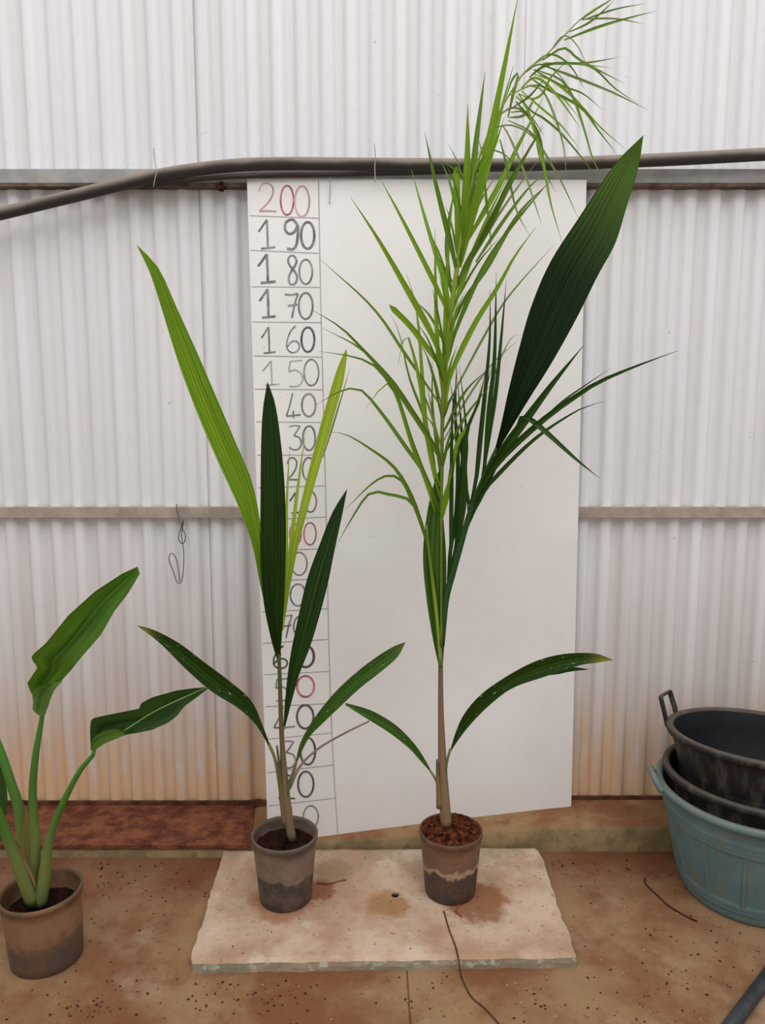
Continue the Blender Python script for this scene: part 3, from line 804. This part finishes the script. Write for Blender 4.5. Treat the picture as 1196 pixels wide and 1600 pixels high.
LF([(692,640),(685,628),(634,554),(582,480),(498,403)], 5, L_mid, .1)
LF([(688,760),(670,698),(656,596),(638,526),(631,530),(622,570)], 7, L_lime, -.08)
LF([(693,600),(688,571),(665,540),(640,508),(608,476)], 9, L_lime, -.12, blunt=True)
LF([(696,590),(690,561),(675,522),(634,448),(590,372),(548,308)], 10, L_lime, -.2)
LF([(689,780),(678,740),(666,666),(652,490),(634,425)], 7, L_lime, .05)
LF([(706,510),(701,490),(677,438),(630,345),(594,278)], 8, L_lime, -.1)
LF([(703,520),(698,455),(670,360),(650,290),(643,265)], 8, L_lime, .1)
LF([(692,620),(684,540),(681,450),(680,357)], 7, L_lime, -.1)
LF([(716,440),(709,400),(682,290),(664,206)], 9, L_mid, -.08)
LF([(692,680),(693,600),(701,385),(713,260)], 7, L_lime, -.05)
LF([(688,800),(678,720),(664,655),(640,590),(624,520),(610,490)], 5, L_mid, .1)
LF([(690,700),(672,640),(655,600),(648,560)], 4, L_thin, .06)
LF([(691,760),(682,690),(676,630),(676,560)], 5, L_mid, .1)
# erect blades at the top
LF(z2((395,930),(400,760),(408,600),(410,390)), 13, L_lime, -.08)
LF(z2((405,900),(425,700),(440,540),(475,265)), 11, L_mid, .05)
LF(z2((385,980),(430,800),(500,480),(550,230),(597,-10)), 13, L_lime, -.1)
LF(z2((375,990),(372,800),(366,620)), 10, L_lime, .0, blunt=True)
LF(z2((430,830),(480,640),(530,430),(582,240)), 9, L_lime, .06)
LF(z2((400,900),(440,760),(470,620),(450,520)), 9, L_mid, .08)
LF(z2((380,1000),(410,860),(450,700),(520,520),(545,440)), 11, L_lime, -.12)
LF(z2((370,1010),(395,820),(425,640),(455,560)), 11, L_lime, .04)
LF(z2((350,1100),(330,900),(360,700)), 6, L_mid, .08)
# right side
LF([(716,440),(727,418),(760,360),(794,293),(848,196)], 10, L_mid, -.12)
LF([(720,480),(735,455),(761,418),(811,334),(861,283)], 8, L_mid, .06)
LF([(722,390),(740,360),(780,290),(811,226),(850,152)], 9, L_lime, .06)
LF([(697,640),(703,590),(740,510),(778,449),(805,400),(838,355)], 9, L_lime, -.1)
LF([(700,560),(715,510),(750,430),(789,368),(860,282)], 8, L_mid, -.05)
LF([(703,500),(730,420),(760,345),(792,280)], 8, L_lime, .07)
LF([(700,630),(719,596),(760,520),(796,462),(868,380)], 4, L_thin, .12)
LF([(693,690),(720,640),(761,578),(800,540),(812,530)], 3.5, L_thin, .1)
LF([(694,650),(705,624),(730,575),(761,522)], 3.5, L_thin, .12)
LF([(712,450),(740,400),(790,320),(845,245)], 5, L_thin, .1)
LF([(694,600),(702,540),(716,480),(728,455)], 6, L_lime, -.06)
LF([(692,560),(704,520),(716,470)], 6, L_lime, .03)
LF(z2((440,980),(540,830),(640,700),(712,640)), 6, L_mid, .1)
LF(z2((400,1010),(500,830),(560,690),(690,480)), 8, L_mid, -.14)
# arching, drooping tip of the frond
tips = [((840,75),(960,35),(1080,12)),((830,72),(960,70),(1070,90)),((770,150),(900,100),(1020,65),(1118,40)),((690,235),(820,240),(955,255)),
        ((690,225),(770,180),(830,225),(1000,315)),((680,240),(800,285),(950,345),(1085,412)),((655,260),(760,320),(840,350),(915,412)),
        ((650,275),(720,300),(800,360),(900,470),(1000,558)),((645,290),(700,330),(830,400),(900,490),(972,582)),((630,320),(690,340),(740,450),(770,560),(778,660)),
        ((660,260),(760,300),(810,380),(850,500),(880,600),(935,695)),((590,360),(630,400),(650,460),(690,600),(720,760),(765,915)),((600,350),(640,410),(690,440),(760,500),(860,620),(905,695)),
        ((540,470),(565,510),(620,640),(660,760),(690,850)),((560,440),(580,350),(600,275),(575,300),(550,380)),((610,340),(680,400),(760,470),(830,560)),
        ((530,520),(555,620),(590,780),(640,880)),((690,240),(850,235),(980,213)),((700,235),(860,245),(960,330),(1050,390)),((470,640),(480,760),(492,850),(496,945)),
        ((590,380),(640,440),(680,520),(700,640),(740,720)),((560,450),(640,490),(690,560),(760,680),(825,820)),((640,290),(690,250),(760,235),(860,245)),
        ((610,330),(660,290),(720,330),(790,420),(830,480)),((570,420),(620,420),(660,480),(672,560),(690,640)),
        ((790,120),(870,80),(960,0)),((830,75),(880,40),(940,5)),
        ((600,350),(650,370),(690,350),(720,290),(790,220)),((580,400),(640,360),(700,290)),((565,440),(620,430),(660,370),(690,350))]
for i, t_ in enumerate(tips):
    LF(z2(*t_), (3.9 if len(t_) > 3 else 3.2) + (i % 3)*.5, (L_mid, L_thin, L_mid, L_lime)[i % 4], rn.uniform(-.12, .10))

rx = random.Random(77)
for i in range(46):              # many fine leaflets close along the rachis
    k_ = 14 + int(38*i/46); a = q[k_]; sd_ = -1 if i % 2 and a[1] > 290 else 1
    an = R(rx.uniform(58, 82)) if a[1] > 300 else R(rx.uniform(30, 75)); ln = rx.uniform(60, 150) if a[1] > 300 else rx.uniform(40, 90)
    dx, dy = sd_*math.cos(an)*ln, -math.sin(an)*ln
    dr = rx.uniform(0, .35)*ln if a[1] < 260 else rx.uniform(-.05, .08)*ln
    if a[1] < 260:
        if i % 2: continue
        an = R(rx.uniform(5, 50)); ln = rx.uniform(55, 125); dx, dy = math.cos(an)*ln, -math.sin(an)*ln; dr = rx.uniform(.25, .6)*ln
        LF([(a[0], a[1]), (a[0]+dx*.35, a[1]+dy*.4), (a[0]+dx*.7, a[1]+dy*.35+dr*.3), (a[0]+dx, a[1]+dy*.2+dr)], rx.uniform(2.4, 4), rx.choice((L_mid, L_lime, L_thin)), rx.uniform(-.1, .1))
        continue
    LF([(a[0], a[1]), (a[0]+dx*.5, a[1]+dy*.55), (a[0]+dx*(1.0 if a[1] > 260 else 1.3), a[1]+dy*.9+dr)], rx.uniform(2.5, 5.5), rx.choice((L_mid, L_lime, L_thin, L_mid)), rx.uniform(-.1, .1))
# side frond on the right: dark, carries the very large leaf
q = crom([(692,1010),(697,940),(708,895),(722,845),(736,797),(750,760),(766,722),(776,700)], 24)
ws = lerp_list([6, 9, 10, 10, 9, 8, 6, 4], 24); nF = len(q)
fr2 = tube('frond', [P(a[0], a[1], DR_-.01-.06*i/(nF-1)) for i, a in enumerate(q)], [w*ppm(2.0)/2 for w in ws], S_dark, palm2, 8)
def L2(pts, w, mat, dz, d0=None, **kw):
    d0 = DR_-.02-.05*max(0, min(1, (930-pts[0][1])/230)) if d0 is None else d0
    leaflet(pts, w, d0, d0+dz, mat, fr2, **kw)
blade('leaflet', [(1006,211),(960,258),(905,340),(860,410),(830,480),(810,550),(795,610),(783,665),(772,708)],
      [(1006,211),(998,262),(980,322),(962,380),(935,430),(900,500),(862,568),(828,622),(800,668),(775,710)], DR_-.06, DR_-.20, L_big, fr2, .16, 9, .002, -.05, 40)
L2([(740,795),(757,752),(775,722),(800,685),(830,645),(862,602),(912,540)], 15, L_darkn, -.12, base=.15)
L2([(732,815),(748,768),(775,728),(800,700),(835,668),(870,640),(910,613),(940,595),(1000,570),(1060,548)], 10, L_darkn, -.22, base=.2)
L2([(728,830),(755,770),(785,735),(820,700),(850,675),(880,655),(910,638),(945,627)], 7, L_darkn, .08)
L2([(800,690),(812,660),(820,650),(850,672),(900,717),(937,747)], 9, L_darkn, -.2, base=.3)
L2([(800,705),(850,655),(880,627),(915,602),(957,574)], 4, L_darkn, .1)
L2([(728,825),(742,792),(764,745),(790,700),(815,665)], 13, L_darkn, -.05, base=.2)
L2([(730,815),(744,751),(750,694),(765,540),(766,452)], 8, L_darkn, .03)
L2([(744,775),(756,740),(765,636),(773,561),(776,425)], 8, L_darkn, -.05)
L2([(756,740),(768,660),(777,596),(792,436)], 7, L_darkn, .06)
L2([(704,905),(705,840),(706,750),(706,694),(708,640),(716,575)], 7, L_darkn, -.05)
L2([(712,880),(715,809),(722,740),(723,694),(719,640),(715,590)], 7, L_darkn, .04)
L2([(716,850),(726,786),(727,700),(734,660),(748,630),(760,575)], 8, L_darkn, -.1)
L2([(732,800),(728,740),(718,690),(710,640),(703,590)], 5, L_darkn, .1)
L2([(700,920),(704,860),(714,800),(716,720),(712,650),(714,560)], 8, L_darkn, .08)
L2([(704,895),(716,830),(722,770),(730,700),(726,640),(718,570)], 6, L_darkn, -.02)
L2([(736,795),(728,755),(725,700),(728,650)], 6, L_darkn, .05)
L2([(736,800),(742,760),(752,690),(758,620),(772,560)], 5, L_darkn, .1)
L2([(690,815),(700,775),(706,735),(716,690),(735,660),(748,622),(752,600)], 8, L_lime, -.04, DR_-.03)
L2([(689,805),(697,770),(704,745),(707,720)], 6, L_lime, -.03, DR_-.04)
L2([(740,790),(760,745),(790,718)], 3.5, L_darkn, .03)
L2([(768,600),(785,555),(800,528),(815,522)], 2.5, L_thin, .1, DR_)
# old leaves low on the stem
blade('leaf', [(540,1098),(580,1110),(615,1130),(640,1153),(658,1176),(673,1202)],
      [(540,1102),(575,1124),(610,1146),(640,1170),(658,1190),(671,1204)], DR_-.01, DR_-.16, L_spot2, palm2, .25, 3, .001, -.02)
px_tube('petiole', [(671,1202),(680,1216),(686,1232),(690,1262)], [3, 4, 5, 6], DR_-.01, DR_-.006, S_petd, palm2, 12, 8)
blade('leaf', [(958,1031),(930,1021),(880,1022),(835,1034),(790,1058),(752,1085),(726,1115),(712,1145),(704,1172)],
      [(958,1032),(930,1036),(905,1040),(850,1058),(800,1076),(762,1105),(733,1135),(714,1160),(705,1174)], DR_-.01, DR_-.20, L_spot, palm2, .22, 4, .0012, -.04)
leaflet([(850,1054),(890,1046),(923,1046)], 9, DR_-.14, DR_-.19, L_spot, palm2, name='leaf_tooth')
px_tube('petiole', [(704,1170),(700,1185),(697,1202),(694,1230)], [4, 4, 5, 6], DR_-.01, DR_-.004, S_petd, palm2, 12, 8)
m_root = mat_plain('orange_root', srgb(140, 84, 56), .8, .2, .2, 40)
tube('root', [on_z(x, y, SZ+.004) for x, y in lin([(716, 1400), (717, 1414), (712, 1424), (722, 1432)], 8)], .0022, m_root, palm2, 6)

# ------------------------------------------------------------------ broad-leaved plant at the left
ZC = lambda *p_: [(a/2.353, 860+b/2.353) for a, b in p_]
ZD = lambda *p_: [(a/5.714, 1180+b/5.714) for a, b in p_]
pc = P(72, 1490, DS)
strel = empty('potted_plant', (pc.x, DS-D, 0))
tag(strel, 'broad-leaved banana-like plant in a dusty brown pot on the bare floor', 'potted plant')
pot(strel, P(74, 1490, DS).x, DS-D, -.001, .19, .099, .086, mat_pot('dusty_pot', 0, .19, srgb(140, 104, 76), srgb(84, 70, 62), .0), soil_d, .055, (-.03, .0), .0, 9, .02)
px_tube('petiole', ZD((300,1330),(290,1100),(320,800),(300,560),(292,300),(318,0)) + ZC((150,640),(160,580)), [24,20,16,14,12,11,9,6], DS, DS-.02, S_pet, strel, 30, 12)
px_tube('petiole', ZD((360,1330),(395,1080),(430,800),(490,600),(600,350),(720,130),(830,0)) + ZC((347,733),),  [20,20,16,13,11,9,8,6], DS-.01, DS-.05, S_pet, strel, 30, 12)
px_tube('petiole', ZD((290,1320),(200,1080),(110,850),(20,620),(-80,420),(-300,100)), [20,20,17,16,14,10], DS-.02, DS-.12, S_pet, strel, 24, 12)
px_tube('petiole', ZD((290,1250),(210,800),(160,450),(90,230),(20,10),(-80,-260)), [18,17,17,15,13,10], DS+.02, DS+.05, S_pet, strel, 24, 12)
blade('sheath', ZD((228,470),(200,600),(190,760),(220,1000),(270,1290)), ZD((232,470),(262,600),(290,760),(320,1000),(350,1290)), DS-.015, DS+.0, mat_leaf('yellow_sheath', srgb(104, 100, 56), srgb(146, 138, 70), 3, 0, .2), strel, .3, 3, .001, 0, 16)
blade('dry_sheath', ZD((115,735),(165,850),(220,970),(280,1100),(320,1200)), ZD((118,735),(195,840),(245,960),(300,1080),(325,1200)), DS-.03, DS-.05, mat_leaf('dry_sheath', srgb(136, 98, 66), srgb(186, 150, 106), 2, 0, .2), strel, .3, 2, .001, 0, 16)
blade('sheath', ZD((455,680),(405,800),(375,960),(340,1120),(330,1300)), ZD((458,680),(470,800),(460,960),(440,1120),(400,1300)), DS-.02, DS-.03, mat_leaf('green_sheath', srgb(96, 110, 58), srgb(142, 148, 78), 3, 0, .2), strel, -.3, 3, .001, 0, 16)
blade('leaf', ZC((505,60),(450,85),(350,150),(250,240),(170,340),(115,388),(122,412),(140,428),(100,488),(112,520),(130,545),(120,575),(135,600),(160,600)),
      ZC((506,60),(515,85),(470,160),(420,225),(372,310),(300,392),(262,440),(230,475),(205,505),(195,525),(186,545),(178,565),(172,585),(168,602)), DS-.02, DS-.10, L_strel, strel, .28, 3, .0012, -.04, 48, True)
blade('leaf_curl', ZC((150,498),(120,520),(122,560),(120,585),(140,605)), ZC((232,478),(200,515),(185,550),(175,580),(160,608)), DS-.055, DS-.085, mat_leaf('pale_underside', srgb(78, 116, 48), srgb(112, 146, 70), 2, 0, .3), strel, .3, 2, .001, 0, 16)
mat_stem('pale_midrib', srgb(132, 160, 92), srgb(120, 152, 80))
blade('leaf', ZC((771,501),(700,508),(650,515),(560,540),(518,562),(512,582),(400,604),(345,616),(334,626),(331,660),(334,735)),
      ZC((771,503),(725,540),(680,572),(650,610),(618,634),(560,660),(500,672),(470,676),(430,690),(390,706),(345,738)), DS-.05, DS-.17, L_strel2, strel, .2, 3, .0012, -.02, 48, True)
blade('leaf_curl', ZC((462,672),(430,656),(385,664),(345,688),(332,732)), ZC((462,676),(430,692),(395,706),(365,722),(345,740)), DS-.085, DS-.125, mat_leaf('pale_underside_lit', srgb(70, 112, 40), srgb(104, 146, 56), 2, 0, .3), strel, .1, 2, .001, 0, 16)
px_tube('midrib', ZC((760,503),(650,553),(560,597),(450,668)), [1, 1.8, 2.2, 2.6], DS-.175, DS-.115, bpy.data.materials['pale_midrib'], strel, 16, 8, -.016)
blade('leaf', ZC((-60,720),(-5,770),(18,840),(28,920),(18,1000),(5,1070),(-40,1100)), ZC((-62,722),(-110,790),(-140,860),(-150,920),(-130,1000),(-100,1070),(-44,1104)), DS+.1, DS+.12, L_strel2, strel, .2, 3, .0012, 0, 24)

# ------------------------------------------------------------------ tubs on the right
m_teal = mat_tub('faded_teal_plastic', srgb(98, 128, 129), srgb(124, 118, 100), .6)
m_blk = mat_tub('dusty_black_plastic', srgb(32, 30, 30), srgb(98, 86, 75), .62)
m_blki = mat_plain('clean_shaded_inside', srgb(17, 18, 22), .6, .25, .3, 20)  # cleaner than outside, and darkened further to paint in the interior shade
DT = 2.10
tx = P(1174, 1360, DT).x; ty = DT-D
def tub(name, label, z0, h, rb, rt, mat, tilt, ribs, bands, yaw, handle='loop', hsize=1.0):
    root = empty(name, (tx, ty, z0)); tag(root, label, 'tub')
    prof = [(0, 0), (rb*.97, 0), (rb, .008)]
    for i in range(1, 41):
        t = i/40; z = .008+(h-.03)*t; r_ = rb+(rt-.014-rb)*t
        for b in bands:
            if abs(t-b) < .014: r_ += .0045
        prof.append((r_, z))
    prof += [(rt-.012, h-.022), (rt-.001, h-.02), (rt+.001, h-.012), (rt, h-.003), (rt-.006, h), (rt-.016, h-.001), (rt-.020, h-.008), (rb+(rt-.014-rb)*(h-.068)/(h-.03)-.006, h-.06), (rb-.005, .016), (0, .014)]
    V, Fc = lathe_geo(prof, 72)
    def tl(v):
        x, y, z = v
        x2, z2_ = x*math.cos(tilt[0])+z*math.sin(tilt[0]), z*math.cos(tilt[0])-x*math.sin(tilt[0])
        y2, z3_ = y*math.cos(tilt[1])-z2_*math.sin(tilt[1]), z2_*math.cos(tilt[1])+y*math.sin(tilt[1])
        return Vector((tx+x2, ty+y2, z0+z3_))
    bo = mesh_obj('body', [tl(v) for v in V], Fc, mat, root)
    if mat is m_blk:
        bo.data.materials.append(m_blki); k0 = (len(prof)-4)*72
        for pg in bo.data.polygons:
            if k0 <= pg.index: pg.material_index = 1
    for i in range(ribs):
        a = 2*math.pi*(i+.3)/ribs; V, Fc = [], []
        for z in (h*.16, h*.72):
            t = z/h; r_ = rb+(rt-.014-rb)*t
            for s, e in ((-.006, -.002), (-.004, .0042), (.004, .0042), (.006, -.002)):
                V.append(tl(((r_+e)*math.cos(a)-s*math.sin(a), (r_+e)*math.sin(a)+s*math.cos(a), z)))
        Fc = [(0,1,5,4),(1,2,6,5),(2,3,7,6),(3,2,1,0),(4,5,6,7)]
        mesh_obj('rib', V, Fc, mat, root, False)
    for a in (yaw, yaw+math.pi):
        c, s = math.cos(a), math.sin(a)
        if handle == 'loop':
            pr = [(-.046, rt-.006, h-.03), (-.046, rt+.006, h+.012), (-.042, rt+.022, h+.058), (.042, rt+.022, h+.058), (.046, rt+.006, h+.012), (.046, rt-.006, h-.03)]
        else:
            pr = [(-.05, rt-.004, h-.016), (-.042, rt+.012, h+.006), (-.03, rt+.018, h+.018), (.03, rt+.018, h+.018), (.042, rt+.012, h+.006), (.05, rt-.004, h-.016)]
        pts_ = [tl((r_*c - w_*s, r_*s + w_*c, z_)) for w_, r_, z_ in pr]
        tube('handle', lin(pts_, 26), .0085 if handle == 'loop' else .010, mat, root, 8, .62 if handle == 'loop' else 1)
    return root
tub('plastic_tub', 'large faded teal plastic tub on the floor holding two black tubs', 0, .322, .195, .277, m_teal, (0, 0), 14, (.10, .15, .74, .80, .86), R(172), 'tab')
tub('plastic_tub', 'black plastic tub wedged in the teal tub under another black tub', .04, .315, .175, .264, m_blk, (.03, -.035), 10, (.85,), R(108), 'tab')
tub('plastic_tub', 'topmost black plastic tub with an upright loop handle', .148, .318, .165, .256, m_blk, (.04, -.085), 0, (.6,), R(141), 'loop')

# ------------------------------------------------------------------ pipe, roots, litter
pr_ = .0165
pa, pb = on_z(1085, 1680, pr_), on_z(1236, 1477, pr_)
V, Fc = [], []
dirn = (pb-pa).normalized(); sd = Vector((-dirn.y, dirn.x, 0)); up = Vector((0, 0, 1))
rings = [(0, pr_), (1, pr_), (1, pr_-.003), (0, pr_-.003)]
for e, r_ in rings:
    c0 = pa if e == 0 else pb
    for k_ in range(20):
        a = 2*math.pi*k_/20; V.append(c0 + sd*math.cos(a)*r_ + up*math.sin(a)*r_)
for i in range(4):
    for k_ in range(20): Fc.append((i*20+k_, i*20+(k_+1) % 20, ((i+1) % 4)*20+(k_+1) % 20, ((i+1) % 4)*20+k_))
tag(mesh_obj('black_pipe', V, Fc, mat_plain('black_pipe', srgb(52, 54, 58), .5, .4, .25, 30), None), 'length of black plastic pipe lying on the floor before the tubs', 'pipe')
rp = [(694, 1424, SZ), (702, 1452, SZ), (712, 1478, SZ), (717, 1500, SZ), (718, 1508, .024), (722, 1528, 0), (736, 1556, 0), (756, 1574, 0), (775, 1594, 0), (790, 1612, 0)]
tw = tube('long_root', crom([on_z(x, y, z+.002) for x, y, z in rp], 50), .0019, mat_plain('dark_root', srgb(84, 56, 42), .9, .1, .2, 40), None, 6)
tag(tw, 'long thin brown root trailing from the slab onto the floor', 'root')
cr = tube('dry_stalk', crom([on_z(x, y, .003) for x, y in ((1008, 1372), (1010, 1382), (1026, 1397), (1044, 1414), (1066, 1428), (1090, 1440))], 24), .0022, mat_plain('dry_stalk', srgb(74, 46, 34), .9, .1, .2, 40), None, 6)
tag(cr, 'curved dark dry stalk on the floor beside the teal tub', 'stalk')
tw2 = tube('dry_twig', crom([on_z(x, y, SZ+.002) for x, y in ((496, 1380), (515, 1381), (530, 1377), (541, 1375))], 14), .0024, mat_plain('dry_twig', srgb(112, 74, 52), .9, .1, .2, 40), None, 6)
tag(tw2, 'short brown twig on the slab beside the broad-leaved palm pot', 'twig')
rn = random.Random(3)
def free(x, y):
    if math.hypot(x-tx, y-ty) < .215 or math.hypot(x-P(74, 1490, DS).x, y-(DS-D)) < .1: return False
    e = Vector((x, y, 0))-pa; e.z = 0; h_ = Vector((dirn.x, dirn.y, 0)).normalized()
    if abs(e.x*h_.y-e.y*h_.x) < .025: return False
    if on_z(715, 1515, 0).x-.01 < x < on_z(795, 1612, 0).x+.01 and y < -.7: return False
    u = (x-fl_.x)/(fr_.x-fl_.x)
    return not (fl_.y-.01 < y < bl_.y+.02 and -.03 < u < 1.04)
dark, pale = [], []
cl = [(.0, -.80, .45, .05), (-.35, -.80, .2, .05), (.75, -.75, .3, .15), (.55, -.28, .12, .06), (-.7, -.85, .12, .04), (-.75, -.35, .2, .08), (.5, -.85, .3, .07)]
while len(dark) < 420:
    if rn.random() < .5: c_ = rn.choice(cl); x, y = rn.gauss(c_[0], c_[2]*.6), rn.gauss(c_[1], c_[3])
    else: x, y = rn.uniform(-1.1, 1.1), rn.uniform(-1.0, -.24)
    if free(x, y) and y < -.235 and y > -1.1: dark.append((x, y, 0))
while len(pale) < 90:
    x, y = rn.gauss(.2, .55), rn.uniform(-1.0, -.25)
    if free(x, y): pale.append((x, y, 0))
o = crumbs('soil_crumbs', dark, mat_plain('soil_crumb', srgb(66, 40, 30), .95, .1, .3, 60), None, 8, .0013, .0042)
tag(o, 'dark soil crumbs scattered over the brown floor', 'soil', None, 'stuff')
o = crumbs('white_grit', pale, mat_plain('grit', srgb(205, 190, 168), .9, .1, .15, 60), None, 9, .0010, .0022)
tag(o, 'tiny white grit specks scattered over the brown floor', 'grit', None, 'stuff')
sp = []
for i in range(90):
    u, v = rn.random(), rn.random()
    if i < 40: u, v = rn.gauss(.3, .06), rn.gauss(.5, .08)
    elif i < 60: u, v = rn.gauss(.72, .05), rn.gauss(.48, .07)
    if .02 < u < .98 and .02 < v < .95:
        q_ = slab_pt(u, v)
        if all(math.hypot(q_.x-c_[0], q_.y-c_[1]) > .078 for c_ in ((P(445,1300,DL).x, DL-D), (P(705,1290,DR_).x, DR_-D))): sp.append((q_.x, q_.y, SZ-.0005))
o = crumbs('slab_crumbs', sp, bpy.data.materials['soil_crumb'], None, 10, .001, .003)
tag(o, 'soil crumbs spilled on the pale slab around the pots', 'soil', None, 'stuff')
